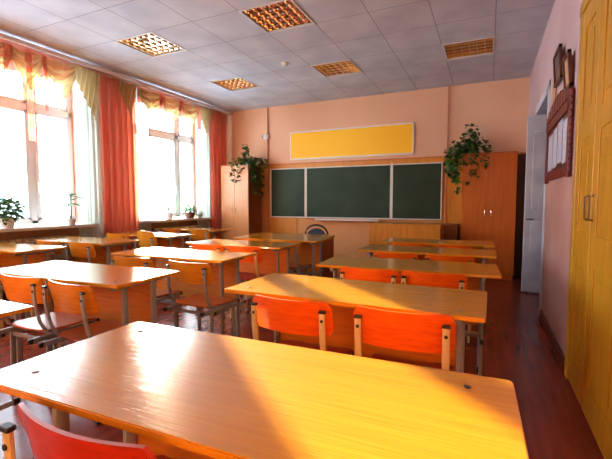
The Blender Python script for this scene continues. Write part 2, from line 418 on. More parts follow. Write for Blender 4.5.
# cornice rail
def cascade(y0, y1, z0, z1, seed):
    rnd = random.Random(seed); bm = bmesh.new(); g = []; n, rows = 30, 14
    for j in range(rows + 1):
        t = j / rows; row = []
        for i in range(n + 1):
            s = i / n
            row.append(bm.verts.new((CX + .055 + .016 * math.sin(s * 34 + t * 3), y0 + (y1 - y0) * s * (1 - .25 * t), z1 - t * (z1 - z0) * (.25 + .75 * s))))
        g.append(row)
    for j in range(rows):
        for i in range(n): bm.faces.new((g[j][i], g[j][i + 1], g[j + 1][i + 1], g[j + 1][i]))
    return bm
for y0, y1, z0, lab in ((3.64, 4.02, 2.35, 'pale golden cascade cloth over the top of the near sheer curtain'), (4.30, 4.66, 2.5, 'pale golden cascade cloth at the top right of the wide coral curtain'), (6.15, 6.5, 2.5, 'pale golden cascade cloth at the top right of the far window')):
    o = obj('cascade', cascade(y0, y1, z0, 3.04, 3), M['gold'], None, True); o.modifiers.new('thickness', 'SOLIDIFY').thickness = .0015
    tag(o, lab, 'curtain', 'golden cascades along the curtain rail')
bm = bmesh.new(); box(bm, CX + .0, CX + .075, YB, YF - .01, 3.095, 3.11, .004); box(bm, CX + .06, CX + .08, YB, YF - .01, 3.075, 3.125, .004)
tag(obj('curtain_rail', bm, M['white']), 'long white curtain cornice rail under the ceiling along the window wall', 'curtain rail')
# swags: draped scallops with hanging coral ribbons
def swag(yc, wd, drop, x=CX + .035, top=3.04, seed=0):
    bm = bmesh.new(); n, rows = 34, 16; g = []; rnd = random.Random(seed)
    for j in range(rows + 1):
        t = j / rows; row = []
        for i in range(n + 1):
            s = i / n * 2 - 1
            z = top - .02 - t * (drop * (1 - abs(s) ** 1.8) + .12) 
            y = yc + s * wd / 2 * (1 - .04 * t)
            xx = x + .03 * math.sin(t * math.pi * 7 + s * 1.5) * (1 - .3 * abs(s)) + .035 * t * (1 - s * s) + .02
            row.append(bm.verts.new((xx, y, z)))
        g.append(row)
    for j in range(rows):
        for i in range(n): bm.faces.new((g[j][i], g[j][i + 1], g[j + 1][i + 1], g[j + 1][i]))
    return bm
SW = 'draped swags along the curtain rail'
for y, w_, d, lab in ((2.62, .50, .30, 'golden draped swag at the near window top, cut by the left photo edge'),
                      (3.02, .36, .34, 'golden draped swag over the central mullion of the near window'),
                      (3.42, .46, .36, 'golden draped swag at the right top of the near window beside the sheer'),
                      (4.95, .5, .26, 'golden draped swag at the left top of the far window in the sun glare'),
                      (5.42, .5, .26, 'golden draped swag at the top middle of the far window'),
                      (5.88, .48, .26, 'golden draped swag at the right top of the far window')):
    o = obj('swag', swag(y, w_, d, seed=int(y * 10)), M['gold'], None, True); tag(o, lab, 'swag', SW)
    o.modifiers.new('thickness', 'SOLIDIFY').thickness = .0015
    bm = bmesh.new()                           # fine loops of fringe hanging from the scallop
    for k in range(5):
        a = -.8 + .4 * k; pts = []
        for q in range(9):
            s = q / 8 * 2 - 1
            pts.append((CX + .09, y + (a * .35 + s * .28) * w_, 3.0 - .12 - d * .75 - (.16 + .03 * k) * (1 - s * s)))
        tube(bm, pts, .0022, 5)
    obj('fringe', bm, M['gold'], o)
for y, z0, wd, lab in ((2.80, 2.55, .10, 'short coral ribbon hanging between the two leftmost golden swags'), (3.03, 1.95, .075, 'long coral ribbon hanging before the central mullion of the near window'),
                       (3.22, 2.35, .05, 'narrow coral ribbon hanging just right of the longest one'), (5.18, 2.5, .12, 'coral ribbon hanging in the sun glare at the left part of the far window'),
                       (5.64, 2.55, .12, 'coral ribbon hanging over the mullion of the far window'), (6.12, 2.6, .12, 'coral ribbon hanging before the right sheer of the far window')):
    o = obj('ribbon', wavy(y - wd / 2, y + wd / 2, CX + .075, z0, 3.03, .010, 2.5, int(z0 * 100), steps=24), M['ribbon'], None, True)
    o.modifiers.new('thickness', 'SOLIDIFY').thickness = .0015
    tag(o, lab, 'ribbon', 'coral ribbons hanging from the swags')
# coral inner pleats behind the swags
for y0, y1, lab in ((2.45, 3.62, 'coral pleated valance behind the golden swags of the near window'), (4.72, 6.05, 'coral pleated valance behind the swags of the far window')):
    o = obj('valance', wavy(y0, y1, CX - .01, 2.82, 3.05, .016, (y1 - y0) * 14, int(y0 * 10), rows=3), M['ribbon'], None, True)
    o.modifiers.new('thickness', 'SOLIDIFY').thickness = .0015
    tag(o, lab, 'valance')

# ------------------------------------------------------------------ ceiling luminaires
def make_lamp():
    t = thing('ceiling_luminaire', 'x', 'ceiling light', (0, 0, H), 0, 'recessed mirror louvre luminaires in the tile ceiling')
    bm = bmesh.new()                            # housing, open below
    box(bm, .0, .6, .0, .6, .125, .13)
    for a in ((0, .006, 0, .6), (.594, .6, 0, .6), (0, .6, 0, .006), (0, .6, .594, .6)): box(bm, *a, .0, .13)
    obj('housing', bm, M['lampbox'], t)
    bm = bmesh.new()
    for a in ((0, .018, 0, .6), (.582, .6, 0, .6), (.018, .582, 0, .018), (.018, .582, .582, .6)): box(bm, *a, -.008, .006)
    obj('frame', bm, M['lampbox'], t)
    def vblade(bm, c, along, flare, ht):
        pr = [(-.0015, .010), (.0015, .010), (.0035, .010 + ht * .35), (.009 * flare, .010 + ht * .7), (.016 * flare, .010 + ht), (-.016 * flare, .010 + ht), (-.009 * flare, .010 + ht * .7), (-.0035, .010 + ht * .35)]
        f = (lambda a, z, e: (c + a, e, z)) if along == 'y' else (lambda a, z, e: (e, c + a, z))
        lo = [bm.verts.new(f(a, z, .02)) for a, z in pr]; hi = [bm.verts.new(f(a, z, .58)) for a, z in pr]
        for i in range(8): bm.faces.new((lo[i], lo[(i + 1) % 8], hi[(i + 1) % 8], hi[i]))
    bm = bmesh.new()                            # parabolic trough reflectors above and between the four tubes
    for k in range(7): vblade(bm, .02 + k * .0933, 'y', 1.25, .034)
    obj('reflector', bm, M['louvre'], t)
    bm = bmesh.new(); box(bm, .006, .594, .006, .594, .118, .124)
    obj('reflector_back', bm, M['lampdark'], t)
    bm = bmesh.new()                            # cross blades
    for j in range(6): vblade(bm, .02 + j * .112, 'x', 1.35, .038)
    obj('louvre', bm, M['louvre'], t)
    for k in range(4):
        obj('fluorescent_tube', nt([(.09 + k * .14, .03, .095), (.09 + k * .14, .57, .095)], .008, 10), M['tubeglass'], t, True)
    return t
proto = make_lamp()
LL = ['square louvre ceiling light nearest the window, left of the photo', 'square louvre ceiling light at the top edge of the photo, reflecting gold',
      'square louvre ceiling light right of the smoke detector, towards the chalkboard', 'square louvre ceiling light left of the smoke detector, above the far window', 'square louvre ceiling light on the right, near the door wall']
for i, ((x, y), lab) in enumerate(zip(LAMPS, LL)):
    o = proto if i == 0 else copy_tree(proto); o.location = (x, y, H); o['label'] = lab
t = thing('smoke_detector', 'small white round smoke detector on the ceiling tiles', 'smoke detector', (-2.67, 5.06, H))
obj('detector_base', lathe([(.055, 0), (.055, -.012), (.05, -.016)]), M['smoke'], t, True)
obj('detector_dome', lathe([(.042, -.016), (.04, -.035), (.025, -.045), (0, -.046)]), M['smoke'], t, True)
t = thing('ceiling_hook', 'small dark hook with a loop on the ceiling near the chalkboard wall', 'hook', (-1.18, 6.78, H))
obj('hook_plate', lathe([(.03, 0), (.03, -.006), (.012, -.012)]), M['tube_grey'], t, True)
obj('hook_loop', nt([(0, 0, 0), (0, 0, -.05), (.03, 0, -.07), (.04, 0, -.1), (.0, 0, -.12), (-.03, 0, -.1)], .006, 6), M['tube_grey'], t, True)

# ------------------------------------------------------------------ front wall
def chalkboard():
    t = thing('chalkboard', 'three-panel dark green chalkboard with white frame on the front wall', 'chalkboard', (.018, YF - .014, 0))
    z0, z1 = .885, 1.885
    for x0, x1 in ((-4.16, -3.357), (-3.343, -1.637), (-1.623, -.755)):
        s = obj('board_surface', nb(x0 + .02, x1 - .02, -.036, -.012, z0 + .02, z1 - .02), M['board'], t)
        bm = bmesh.new()
        box(bm, x0, x0 + 0.018, -.045, -.002, z0, z1, .004); box(bm, x1 - 0.018, x1, -.045, -.002, z0, z1, .004)
        box(bm, x0, x1, -.045, -.002, z0, z0 + 0.018, .004); box(bm, x0, x1, -.045, -.002, z1 - 0.018, z1, .004)
        obj('board_frame', bm, M['board_f'], t)
    for x in (-3.35, -1.63):
        obj('hinge', nt([(x, -.03, z0), (x, -.03, z1 + .02)], .009, 8), M['board_f'], t, True)
    bm = bmesh.new(); box(bm, -3.12, -1.86, -.12, -.002, .84, .852, .003); box(bm, -3.12, -1.86, -.12, -.112, .84, .872, .003)
    obj('chalk_tray', bm, M['board_f'], t)
chalkboard()
t = thing('wall_banner', 'long blank yellow banner with white frame above the chalkboard', 'banner', (0, YF, 0))
obj('banner_face', nb(-3.675, -1.255, -.022, -.004, 2.075, 2.585), M['sign_y'], t)
bm = bmesh.new(); box(bm, -3.70, -3.672, -.03, -.001, 2.05, 2.61, .004); box(bm, -1.258, -1.23, -.03, -.001, 2.05, 2.61, .004)
box(bm, -3.70, -1.23, -.03, -.001, 2.05, 2.078, .004); box(bm, -3.70, -1.23, -.03, -.001, 2.582, 2.61, .004)
obj('banner_frame', bm, M['board_f'], t)
mcab = mat('conduit_paint', (170, 100, 66), .5)
tag(obj('conduit', nt([(-4.215, YF - .025, 0.1), (-4.215, YF - .025, H)], .011, 8), mcab, None, True), 'thin brown vertical conduit left of the chalkboard', 'conduit')
tag(obj('conduit', nt([(-.67, YF - .025, .1), (-.67, YF - .025, H)], .011, 8), mat('conduit_paint_pink', (196, 128, 96), .5), None, True), 'thin vertical conduit painted wall colour right of the chalkboard', 'conduit')
t = thing('wall_bell', 'small round pale wall bell on the brown conduit left of the banner', 'bell', (-4.24, YF - .02, 2.56))
bm = lathe([(.07, 0), (.075, .02), (.06, .045), (.03, .058), (0, .06)]); bmesh.ops.rotate(bm, verts=bm.verts, cent=(0, 0, 0), matrix=Matrix.Rotation(R(90), 3, 'X'))
obj('bell_dome', bm, M['smoke'], t, True)
obj('bell_box', nb(-.11, -.05, -.04, 0.0, -.03, .03, bev=.006), M['tube_grey'], t)

def cabinet(x0, x1, y0, y1, z1, front, side, label, name='tall_cabinet', legs=.07):
    t = thing(name, label, 'cabinet', ((x0 + x1) / 2, (y0 + y1) / 2, 0)); w, d = (x1 - x0) / 2, (y1 - y0) / 2
    obj('body', nb(-w, w, -d + .02, d, legs, z1, bev=.003), side, t)
    obj('plinth', nb(-w + .01, w - .01, -d + .04, d - .01, 0, legs), side, t)
    obj('top_board', nb(-w - .006, w + .006, -d - .002, d, z1, z1 + .018, bev=.003), front, t)
    for s in (-1, 1):
        a, b = (-w + .003, -.002) if s < 0 else (.002, w - .003)
        dr = obj('door', nb(a, b, -d, -d + .018, legs + .01, z1 - .005, bev=.002), front, t)
        hx = s * .045
        obj('handle', nt([(hx, -d, .98), (hx, -d - .025, .985), (hx, -d - .028, 1.03), (hx, -d - .025, 1.075), (hx, -d, 1.08)], .005, 8), M['chrome'], dr, True)
    return t
cabinet(-5.05, -4.38, 6.70, 7.20, 1.93, M['cab_l'], M['cab_side'], 'pale beech tall cabinet in the corner beside the coral curtain')
cabinet(-.39, .375, 6.70, 7.20, 1.94, M['cab_r'], M['cab_r'], 'tall reddish-brown two-door cabinet right of the chalkboard')
# low demonstration counter under the board and a dark bedside-height box next to it
t = thing('demonstration_counter', 'low orange wood demonstration counter below the right part of the chalkboard', 'counter', (-1.2, 6.45, 0))
obj('counter_top', nb(-.56, .56, -.25, .25, .835, .86, bev=.004), M['wood_shelf'], t)
obj('front_panel', nb(-.55, .55, -.235, -.215, .06, .835), M['wood_shelf'], t)
for s in (-1, 1): obj('side_panel', nb(s * .54 - .01, s * .54 + .01, -.214, .24, 0, .835), M['wood_shelf'], t)
t = thing('dark_box', 'low dark brown box between the counter and the reddish cabinet', 'box', (-.555, 7.0, 0))
obj('box_body', nb(-.11, .11, -.16, .19, 0, .80, bev=.005), M['cab_side'], t); obj('box_lid', nb(-.115, .115, -.165, .19, .80, .83, bev=.004), M['cab_side'], t)
# teacher's desk and chair
t = thing('teacher_desk', "teacher's desk with reddish side panel behind the middle row of desks", 'desk', (-2.62, 5.06, 0))
obj('desktop', nb(-.61, .61, -.28, .28, .70, .722, bev=.003), M['desk'], t)
mtp = noisy(mat('reddish_panel', (150, 62, 22), .4), (136, 52, 18), (14, 14, 1), 3)
for s in (-1, 1): obj('side_panel', nb(s * .585 - .009, s * .585 + .009, -.27, .27, 0, .70), mtp, t)
obj('modesty_panel', nb(-.576, .576, -.2, -.184, .25, .69), M['panel'], t)
t = thing('office_chair', "black chair with arched metal back behind the teacher's desk", 'chair', (-2.47, 5.72, 0), R(-4)); t.scale = (1, 1, 1.03)
bm = slab(rrect(.42, .40, .06), .42, .47, .012); obj('seat', bm, M['navy'], t, True)
bm = bmesh.new(); arc = [(-.2, .0, .60)] + [(-.2 * math.cos(R(a)), .0, .66 + .155 * math.sin(R(a))) for a in range(0, 181, 15)] + [(.2, .0, .60)]
tube(bm, [(-.2, .15, .42), (-.2, .1, .5)] + arc + [(.2, .1, .5), (.2, .15, .42)], .015, 8); obj('back_frame', bm, M['cap'], t, True)
bm = bmesh.new(); out = [(-.155, .56)] + [(-.155 * math.cos(R(a)), .645 + .115 * math.sin(R(a))) for a in range(0, 181, 15)] + [(.155, .56)]
lo = [bm.verts.new((x, -.02, z)) for x, z in out]; hi = [bm.verts.new((x, .02, z)) for x, z in out]; bm.faces.new(lo); bm.faces.new(list(reversed(hi)))
for i in range(len(out)): bm.faces.new((lo[i], lo[(i + 1) % len(out)], hi[(i + 1) % len(out)], hi[i]))
obj('back_pad', bm, M['navy'], t)
for sx in (-1, 1):
    for sy in (-1, 1): obj('leg', nt([(sx * .18, sy * .16, .43), (sx * .21, sy * .2, 0)], .011, 8), M['cap'], t, True)

# ------------------------------------------------------------------ right wall: doors, notice board, pictures
def yellow_door():
    t = bpy.data.objects.new('door_1', None); COL.objects.link(t); t['kind'] = 'structure'; t.location = (XR * .5, 0, 0); t.scale = (.5, 1, 1)
    x = XR; Z = 2.40; ya, yb = 3.17, 1.90
    bm = bmesh.new()
    box(bm, x - .04, x, ya - .075, ya, 0, Z + .07, .008); box(bm, x - .045, x, yb, yb + .075, 0, Z + .07, .008); box(bm, x - .05, x, yb, ya, Z, Z + .08, .008)
    obj('door_frame', bm, M['door_y'], t)
    for a, b in ((ya - .08, 2.632), (2.622, yb + .08)):
        y1, y0 = max(a, b), min(a, b)
        bm = bmesh.new(); box(bm, x - .022, x - .002, y0, y1, .03, Z - .01)
        # stiles and rails around recessed panels
        box(bm, x - .036, x - .022, y0, y0 + .11, .03, Z - .01, .004); box(bm, x - .036, x - .022, y1 - .11, y1, .03, Z - .01, .004)
        for z0, z1 in ((.03, .2), (.86, 1.02), (1.58, 1.70), (Z - .14, Z - .01)): box(bm, x - .0355, x - .022, y0 + .1, y1 - .1, z0, z1, .004)
        lf = obj('door_leaf', bm, M['door_y'], t)
        for z0, z1 in ((.26, .80), (1.08, 1.52), (1.76, Z - .2)):
            obj('door_panel', nb(x - .031, x - .0225, y0 + .15, y1 - .15, z0, z1, bev=.006), M['door_y'], lf)
        hy = y0 + .05 if y1 > 2.8 else y1 - .05
        obj('door_handle', nt([(x - .036, hy, 1.10), (x - .075, hy, 1.105), (x - .075, hy, 1.23), (x - .036, hy, 1.235)], .007, 8), M['darkw'], lf, True)
yellow_door()
t = bpy.data.objects.new('door_2', None); COL.objects.link(t); t['kind'] = 'structure'
bm = bmesh.new(); x0, x1 = XR - .012, XR + .212
box(bm, x0, x1, DY0, DY0 + .03, 0, DH_); box(bm, x0, x1, DY1 - .03, DY1, 0, DH_); box(bm, x0, x1, DY0, DY1, DH_ - .03, DH_)
box(bm, x0, XR, DY0 - .07, DY0, 0, DH_ + .07, .004); box(bm, x0, XR, DY1, DY1 + .07, 0, DH_ + .07, .004); box(bm, x0, XR, DY0 - .07, DY1 + .07, DH_, DH_ + .07, .004)
obj('door_frame', bm, M['door_w'], t)
lf = obj('door_leaf', nb(.425, .82, 5.855, 5.90, .02, DH_ - .05, bev=.004), M['door_w'], t)
for z0, z1 in ((.2, .95), (1.1, 2.1)): obj('door_panel', nb(.50, .76, 5.849, 5.856, z0, z1, bev=.003), M['door_w'], lf)
obj('door_handle', nt([(.45, 5.855, .98), (.45, 5.80, .98), (.53, 5.80, .98)], .009, 8), M['chrome'], lf, True)

t = thing('notice_board', 'carved dark red notice board frame holding white sheets on the right wall', 'notice board', (XR, 4.0, 0)); t.scale = (.5, 1, 1)
bm = bmesh.new(); a, b = -.63, .60
box(bm, -.03, -.004, a, b, 1.42, 1.97)
obj('backing', bm, M['darkw'], t)
bm = bmesh.new()
box(bm, -.06, -.004, a - .02, a + .06, 1.38, 2.0, .008); box(bm, -.06, -.004, b - .06, b + .02, 1.38, 2.0, .008); box(bm, -.055, -.004, a, b, 1.40, 1.47, .008)
box(bm, -.06, -.004, a, b, 1.87, 1.95, .008)
obj('frame', bm, M['maroon'], t)
bm = bmesh.new()                               # carved crest rail with scallops
n = 9
for i in range(n):
    y0 = a + (b - a) * i / n; y1 = a + (b - a) * (i + 1) / n
    hgt = 2.0 + .10 * math.sin(math.pi * (i + .5) / n)
    box(bm, -.07, -.006, y0 + .004, y1 - .004, 1.95, hgt, .012)
obj('crest_rail', bm, M['maroon'], t)
bm = bmesh.new()
for i in range(12): box(bm, -.052, -.03, a - .055, a - .02, 1.42 + i * .048, 1.452 + i * .048, .006)
obj('carved_edge', bm, M['maroon'], t)
for i, (y0, y1, z0, z1) in enumerate(((-.54, -.31, 1.50, 1.83), (-.29, -.06, 1.52, 1.86), (-.03, .20, 1.50, 1.84), (.23, .50, 1.49, 1.82))):
    tag(obj('notice_sheet', nb(XR - .0175, XR - .0155, 4.0 + y0, 4.0 + y1, z0, z1), M['paper']),
        ['white notice sheet nearest the ochre doors in the dark red frame', 'white notice sheet second from the ochre doors', 'white notice sheet third from the ochre doors', 'white notice sheet nearest the doorway in the dark red frame'][i], 'sheet', 'sheets in the dark red notice board')
def picture(yc, zc, wd, ht, tilt, face, label):
    t = thing('framed_picture', label, 'picture', (XR - .012, yc, zc), 0); t.rotation_euler = (0, R(tilt), 0)
    bm = bmesh.new(); f = .03
    box(bm, -.03, -.005, -wd / 2, -wd / 2 + f, -ht / 2, ht / 2, .004); box(bm, -.03, -.005, wd / 2 - f, wd / 2, -ht / 2, ht / 2, .004)
    box(bm, -.03, -.005, -wd / 2, wd / 2, -ht / 2, -ht / 2 + f, .004); box(bm, -.03, -.005, -wd / 2, wd / 2, ht / 2 - f, ht / 2, .004)
    obj('frame', bm, M['darkw'], t); obj('print', nb(-.018, -.008, -wd / 2 + f * .8, wd / 2 - f * .8, -ht / 2 + f * .8, ht / 2 - f * .8), face, t)
picture(4.02, 2.35, .34, .27, -4, M['photo'], 'small dark framed portrait tilted forward high on the right wall')
picture(3.52, 2.16, .24, .26, -5, M['tan'], 'dark framed tan picture tilted forward beside the ochre door frame')
tag(obj('certificate', nb(XR - .012, XR - .004, 4.25, 4.42, 2.06, 2.30), M['tan']), 'small tan certificate on the wall left above the notice board', 'certificate')

# ------------------------------------------------------------------ plants
def leaf_bm(bm, c, d, size, up, shape='ivy'):
    d = d.normalized(); s = d.cross(up)
    if s.length < .05: s = d.cross(Vector((1, 0, 0)))
    s.normalize(); nn = s.cross(d)
    pr = [(0, 0, 0), (.25, .42, .05), (.6, .34, .02), (1, 0, -.10), (.6, -.34, .02), (.25, -.42, .05)] if shape == 'ivy' else [(0, 0, 0), (.3, .2, .05), (.7, .17, .0), (1, 0, -.15), (.7, -.17, .0), (.3, -.2, .05)]
    v = [bm.verts.new(c + (d * a + s * b + nn * z) * size) for a, b, z in pr]
    m = bm.verts.new(c + (d * .5 - nn * .04) * size)
    for i in range(6): bm.faces.new((v[i], v[(i + 1) % 6], m))
def rv(rnd): 
    v = Vector((rnd.gauss(0, 1), rnd.gauss(0, 1), rnd.gauss(0, 1))); return v.normalized()
def pot(r0, r1, h, m, t, z=0):
    obj('pot', lathe([(r0, z), (r1, z + h * .85), (r1 * 1.08, z + h * .86), (r1 * 1.08, z + h), (r1 * .93, z + h), (r1 * .9, z + h * .88), (0, z + h * .88)]), m, t, True)
    obj('soil', lathe([(r1 * .9, z + h * .885), (r1 * .88, z + h * .92), (0, z + h * .93)], 16), M['soil'], t)
def bushy(loc, label, r, hgt, n, potm, pr, ph, lm, seed, lsize=.045, name='potted_plant'):
    rnd = random.Random(seed); t = thing(name, label, 'plant', loc)
    pot(pr * .75, pr, ph, potm, t)
    sb, lb = bmesh.new(), bmesh.new()
    for i in range(16):
        d = rv(rnd); d.z = abs(d.z) * .8 + .25; e = Vector((d.x * r * .7, d.y * r * .7, ph + hgt * min(1, d.z)))
        tube(sb, [(0, 0, ph * .8), (e.x * .4, e.y * .4, ph + (e.z - ph) * .6), e], .003, 5)
    for i in range(n):
        d = rv(rnd); k = rnd.uniform(.45, 1) 
        c = Vector((d.x * r * k, d.y * r * k, max(.02, ph + hgt * .38 + d.z * hgt * .62 * k)))
        leaf_bm(lb, c, rv(rnd) + d * .8, lsize * rnd.uniform(.7, 1.2), Vector((0, 0, 1)))
    obj('stems', sb, M['stem'], t); obj('foliage', lb, lm, t)
    return t
bushy((-5.30, 2.80, .882), 'bushy trailing green plant in a pale pot at the left end of the near sill', .20, .24, 420, M['pot_w'], .09, .12, M['leaf'], 3, .055)
bushy((-5.28, 6.00, .882), 'bright green round plant in a brown pot on the far window sill', .15, .15, 240, M['pot_d'], .10, .11, M['leaf_l'], 4, .045)
bushy((-5.30, 5.48, .882), 'grey-leaved small plant in a white pot behind the far sheer curtain', .08, .14, 90, M['pot_w'], .07, .12, M['leaf'], 5, .04)
bushy((-5.28, 6.28, .882), 'small dark plant in a brown pot at the right end of the far sill', .07, .09, 70, M['pot_d'], .055, .07, M['leaf'], 6, .035)
t = thing('potted_succulent', 'tall single-stemmed plant with a leafy crown in a white pot on the near sill', 'plant', (-5.23, 3.56, .882))
pot(.05, .068, .09, M['pot_w'], t)
obj('stem', nt([(0, 0, .06), (.01, .0, .18), (0, .01, .28), (.01, .01, .40)], .011, 8, r2=.007), M['leaf'], t, True)
lb = bmesh.new(); rnd = random.Random(5)
for i in range(22):
    a = rnd.uniform(0, 6.28); zz = rnd.choice([.40, .39, .34, .29]); leaf_bm(lb, Vector((.01, .01, zz)), Vector((math.cos(a), math.sin(a), rnd.uniform(-.2, .5))), rnd.uniform(.10, .17), Vector((0, 0, 1)), 'long')
obj('crown', lb, M['leaf_l'], t)
def vine(loc, label, spread, vines, seed, potm):
    rnd = random.Random(seed); t = thing('trailing_plant', label, 'plant', loc)
    pot(.07, .09, .12, potm, t)
    sb, lb = bmesh.new(), bmesh.new()
    for x, y, top, drop, dens in vines:
        p = [Vector((0, 0, .1)), Vector((x * .3, y * .3, top * .7)), Vector((x * .75, y * .75, top)), Vector((x, y, top * .55))]
        zz = top * .55
        while zz > -drop: zz -= .09; p.append(Vector((x + rnd.uniform(-.03, .03), y + rnd.uniform(-.015, .01), zz)))
        tube(sb, p, .0028, 5)
        for i in range(len(p) - 1):
            for k in range(dens):
                q = p[i].lerp(p[i + 1], rnd.random()) + rv(rnd) * spread * (1 if i < 3 else .45)
                if q.y > -loc[1] + YF - .05: q.y = -loc[1] + YF - .05
                if q.z < .07 and q.y > -.2 and i > 2: q.y -= .0
                leaf_bm(lb, q, rv(rnd) + Vector((0, -.5, -.5)), rnd.uniform(.05, .085), Vector((0, 0, 1)))
    obj('vines', sb, M['stem'], t); obj('foliage', lb, M['leaf'], t)
    return t
vine((-4.52, 6.95, 1.949), 'climbing plant spilling from the top of the pale beech cabinet', .07,
     [(-.15, -.08, .18, .0, 5), (-.05, -.05, .42, -.1, 9), (-.02, -.1, .34, .0, 9), (-.25, -.27, .10, .15, 4), (-.18, -.28, .12, .36, 3), (-.08, -.28, .10, .22, 4), (.19, -.12, .12, .50, 8), (.22, -.02, .12, .40, 9), (.26, .08, .10, .62, 6), (.34, .12, .10, .03, 8), (.22, -.18, .1, .3, 8), (.03, -.28, .1, .12, 4)], 11, M['pot_w'])
vine((-.28, 6.95, 1.959), 'dense hanging plant spilling from the top of the reddish cabinet', .09,
     [(-.20, -.1, .22, .1, 12), (-.05, -.1, .42, -.1, 16), (.1, -.1, .34, -.05, 12), (.22, -.1, .18, -.0, 10), (-.30, -.2, .12, .35, 12), (-.24, -.29, .12, .45, 12), (-.17, -.29, .1, .55, 7), (-.34, -.05, .1, .2, 10), (.02, -.29, .14, .42, 3), (.1, -.29, .12, .3, 4), (.22, -.28, .14, .12, 5), (-.08, -.29, .12, .2, 6), (0, 0, .3, -.1, 14)], 12, M['pot_d'])

# ------------------------------------------------------------------ school desks
def make_desk():
    t = thing('school_desk', 'x', 'desk')
    dt_ = obj('desktop', slab(rrect(1.2, .5, .012, 3), .732, .75, .003), M['desk'], t)
    bm = bmesh.new()
    for sx in (-1, 1):
        for sy in (-1, 1):
            bm2 = lathe([(.009, .7495), (.009, .7515), (.004, .7525), (0, .7525)], 10, (sx * .50, sy * .17, 0))
            obj('screw', bm2, M['screw'], dt_, True)
    bm.free()
    for s in (-1, 1):
        f = obj('side_frame', nt([(s * .50, -.20, .716), (s * .50, .20, .716)], .01, 10, squash=(.012, .018, (1, 0, 0))), M['tube_grey'], t, True)
        for y in (-.11, .11):
            obj('leg', nt([(s * .50, y, .71), (s * .50, y, .03)], .01, 12, squash=(.011, .020, (1, 0, 0))), M['tube_grey'], t, True)
        rl = obj('side_rail', nt([(s * .50, -.20, .32), (s * .50, .20, .32)], .01, 10, squash=(.009, .012, (1, 0, 0))), M['tube_grey'], t, True)
        for y in (-.21, .21): obj('rail_cap', nb(s * .5 - .012, s * .5 + .012, y - .014, y + .014, .305, .335, bev=.005), M['cap'], rl)
        for y in (-.11, .11): obj('foot_cap', nb(s * .5 - .014, s * .5 + .014, y - .023, y + .023, 0, .04, bev=.005), M['cap'], t)
    obj('modesty_panel', nb(-.49, .49, .135, .150, .32, .715, bev=.002), M['panel'], t)
    obj('crossbar', nt([(-.49, 0, .30), (.49, 0, .30)], .01, 10, squash=(.018, .010, (0, 0, 1))), M['tube_grey'], t, True)
    return t
desk0 = make_desk()
GD = 'identical two-seat school desks standing in three rows'
DESKS = [  # x, y, dz, rot(rad), label
    (-.527, .771, 0.024, 0.028, 'large foreground school desk nearest the camera, sun crossing its bare top'),
    (-.594, 1.842, 0.015, -0.006, 'school desk right behind the foreground one, with two red-backed chairs and a diagonal sunbeam'),
    (-.524, 2.841, 0.005, 0.053, 'school desk third from the camera in the right-hand row'),
    (-.528, 3.824, 0.001, 0.002, 'school desk fourth from the camera in the right-hand row'),
    (-.53, 4.76, -.005, .0, 'farthest school desk of the right-hand row, before the demonstration counter'),
    (-2.375, .78, 0, 0, 'school desk cut off by the left photo edge, only its white-glaring corner showing'),
    (-2.411, 1.699, 0, 0.033, 'school desk left of the sunbeam desk with a bright glare on its right corner'),
    (-2.436, 2.668, 0.002, 0.006, 'school desk second from the front of the middle row, its top almost white with glare'),
    (-2.448, 3.631, 0, 0.001, 'school desk third in the middle row, sun patch on its left half'),
    (-2.426, 4.496, -0.012, -0.013, "middle-row school desk pushed up to the teacher's desk"),
    (-4.551, 2.385, -0.011, 0.007, 'school desk below the bushy sill plant, at the left photo edge'),
    (-4.369, 3.163, -0.002, 0.004, 'window-row school desk just below the tall single-stemmed sill plant'),
    (-4.376, 4.163, -0.004, -0.041, 'window-row school desk beside the coral curtain, rounded chair back at its near side'),
    (-4.603, 5.368, -0.017, -0.009, 'farthest window-row school desk, under the bright green round plant'),
]
for i, (x, y, dz, rt, lab) in enumerate(DESKS):
    o = desk0 if i == 0 else copy_tree(desk0)
    o.location = (x, y, 0); o.rotation_euler = (0, 0, rt); o.scale = (1, 1, (.75 + dz) / .75); tag(o, lab, 'desk', GD)

# ------------------------------------------------------------------ school chairs
def curved_plate(wd, z0, z1, th, depth, lean=0, r=.03, top_round=0, nx=20, nz=10, y=0):
    """plywood shell, concave towards +Y, rounded corners"""
    bm = bmesh.new(); fr, bk = [], []
    for j in range(nz + 1):
        v = j / nz; a, b = [], []
        for i in range(nx + 1):
            u = i / nx * 2 - 1
            zc = z0 + (z1 - z0) * v
            # pull corners in
            ex = abs(u) * wd / 2; lim = wd / 2 - r
            if ex > lim:
                q = (ex - lim) / r; pull = r * (1 - math.sqrt(max(0, 1 - q * q)))
                zc = z0 + pull + (z1 - z0 - 2 * pull) * v
            if top_round: zc -= top_round * (u * u) * v
            yy = y - lean * (v - .5) + depth * u * u
            a.append(bm.verts.new((u * wd / 2, yy, zc))); b.append(bm.verts.new((u * wd / 2, yy + th, zc)))
        fr.append(a); bk.append(b)
    for j in range(nz):
        for i in range(nx):
            bm.faces.new((fr[j][i], fr[j][i + 1], fr[j + 1][i + 1], fr[j + 1][i])); bm.faces.new((bk[j][i + 1], bk[j][i], bk[j + 1][i], bk[j + 1][i + 1]))
    for i in range(nx):
        bm.faces.new((fr[0][i + 1], fr[0][i], bk[0][i], bk[0][i + 1])); bm.faces.new((fr[nz][i], fr[nz][i + 1], bk[nz][i + 1], bk[nz][i]))
    for j in range(nz):
        bm.faces.new((fr[j][0], fr[j + 1][0], bk[j + 1][0], bk[j][0])); bm.faces.new((fr[j + 1][nx], fr[j][nx], bk[j][nx], bk[j + 1][nx]))
    return bm
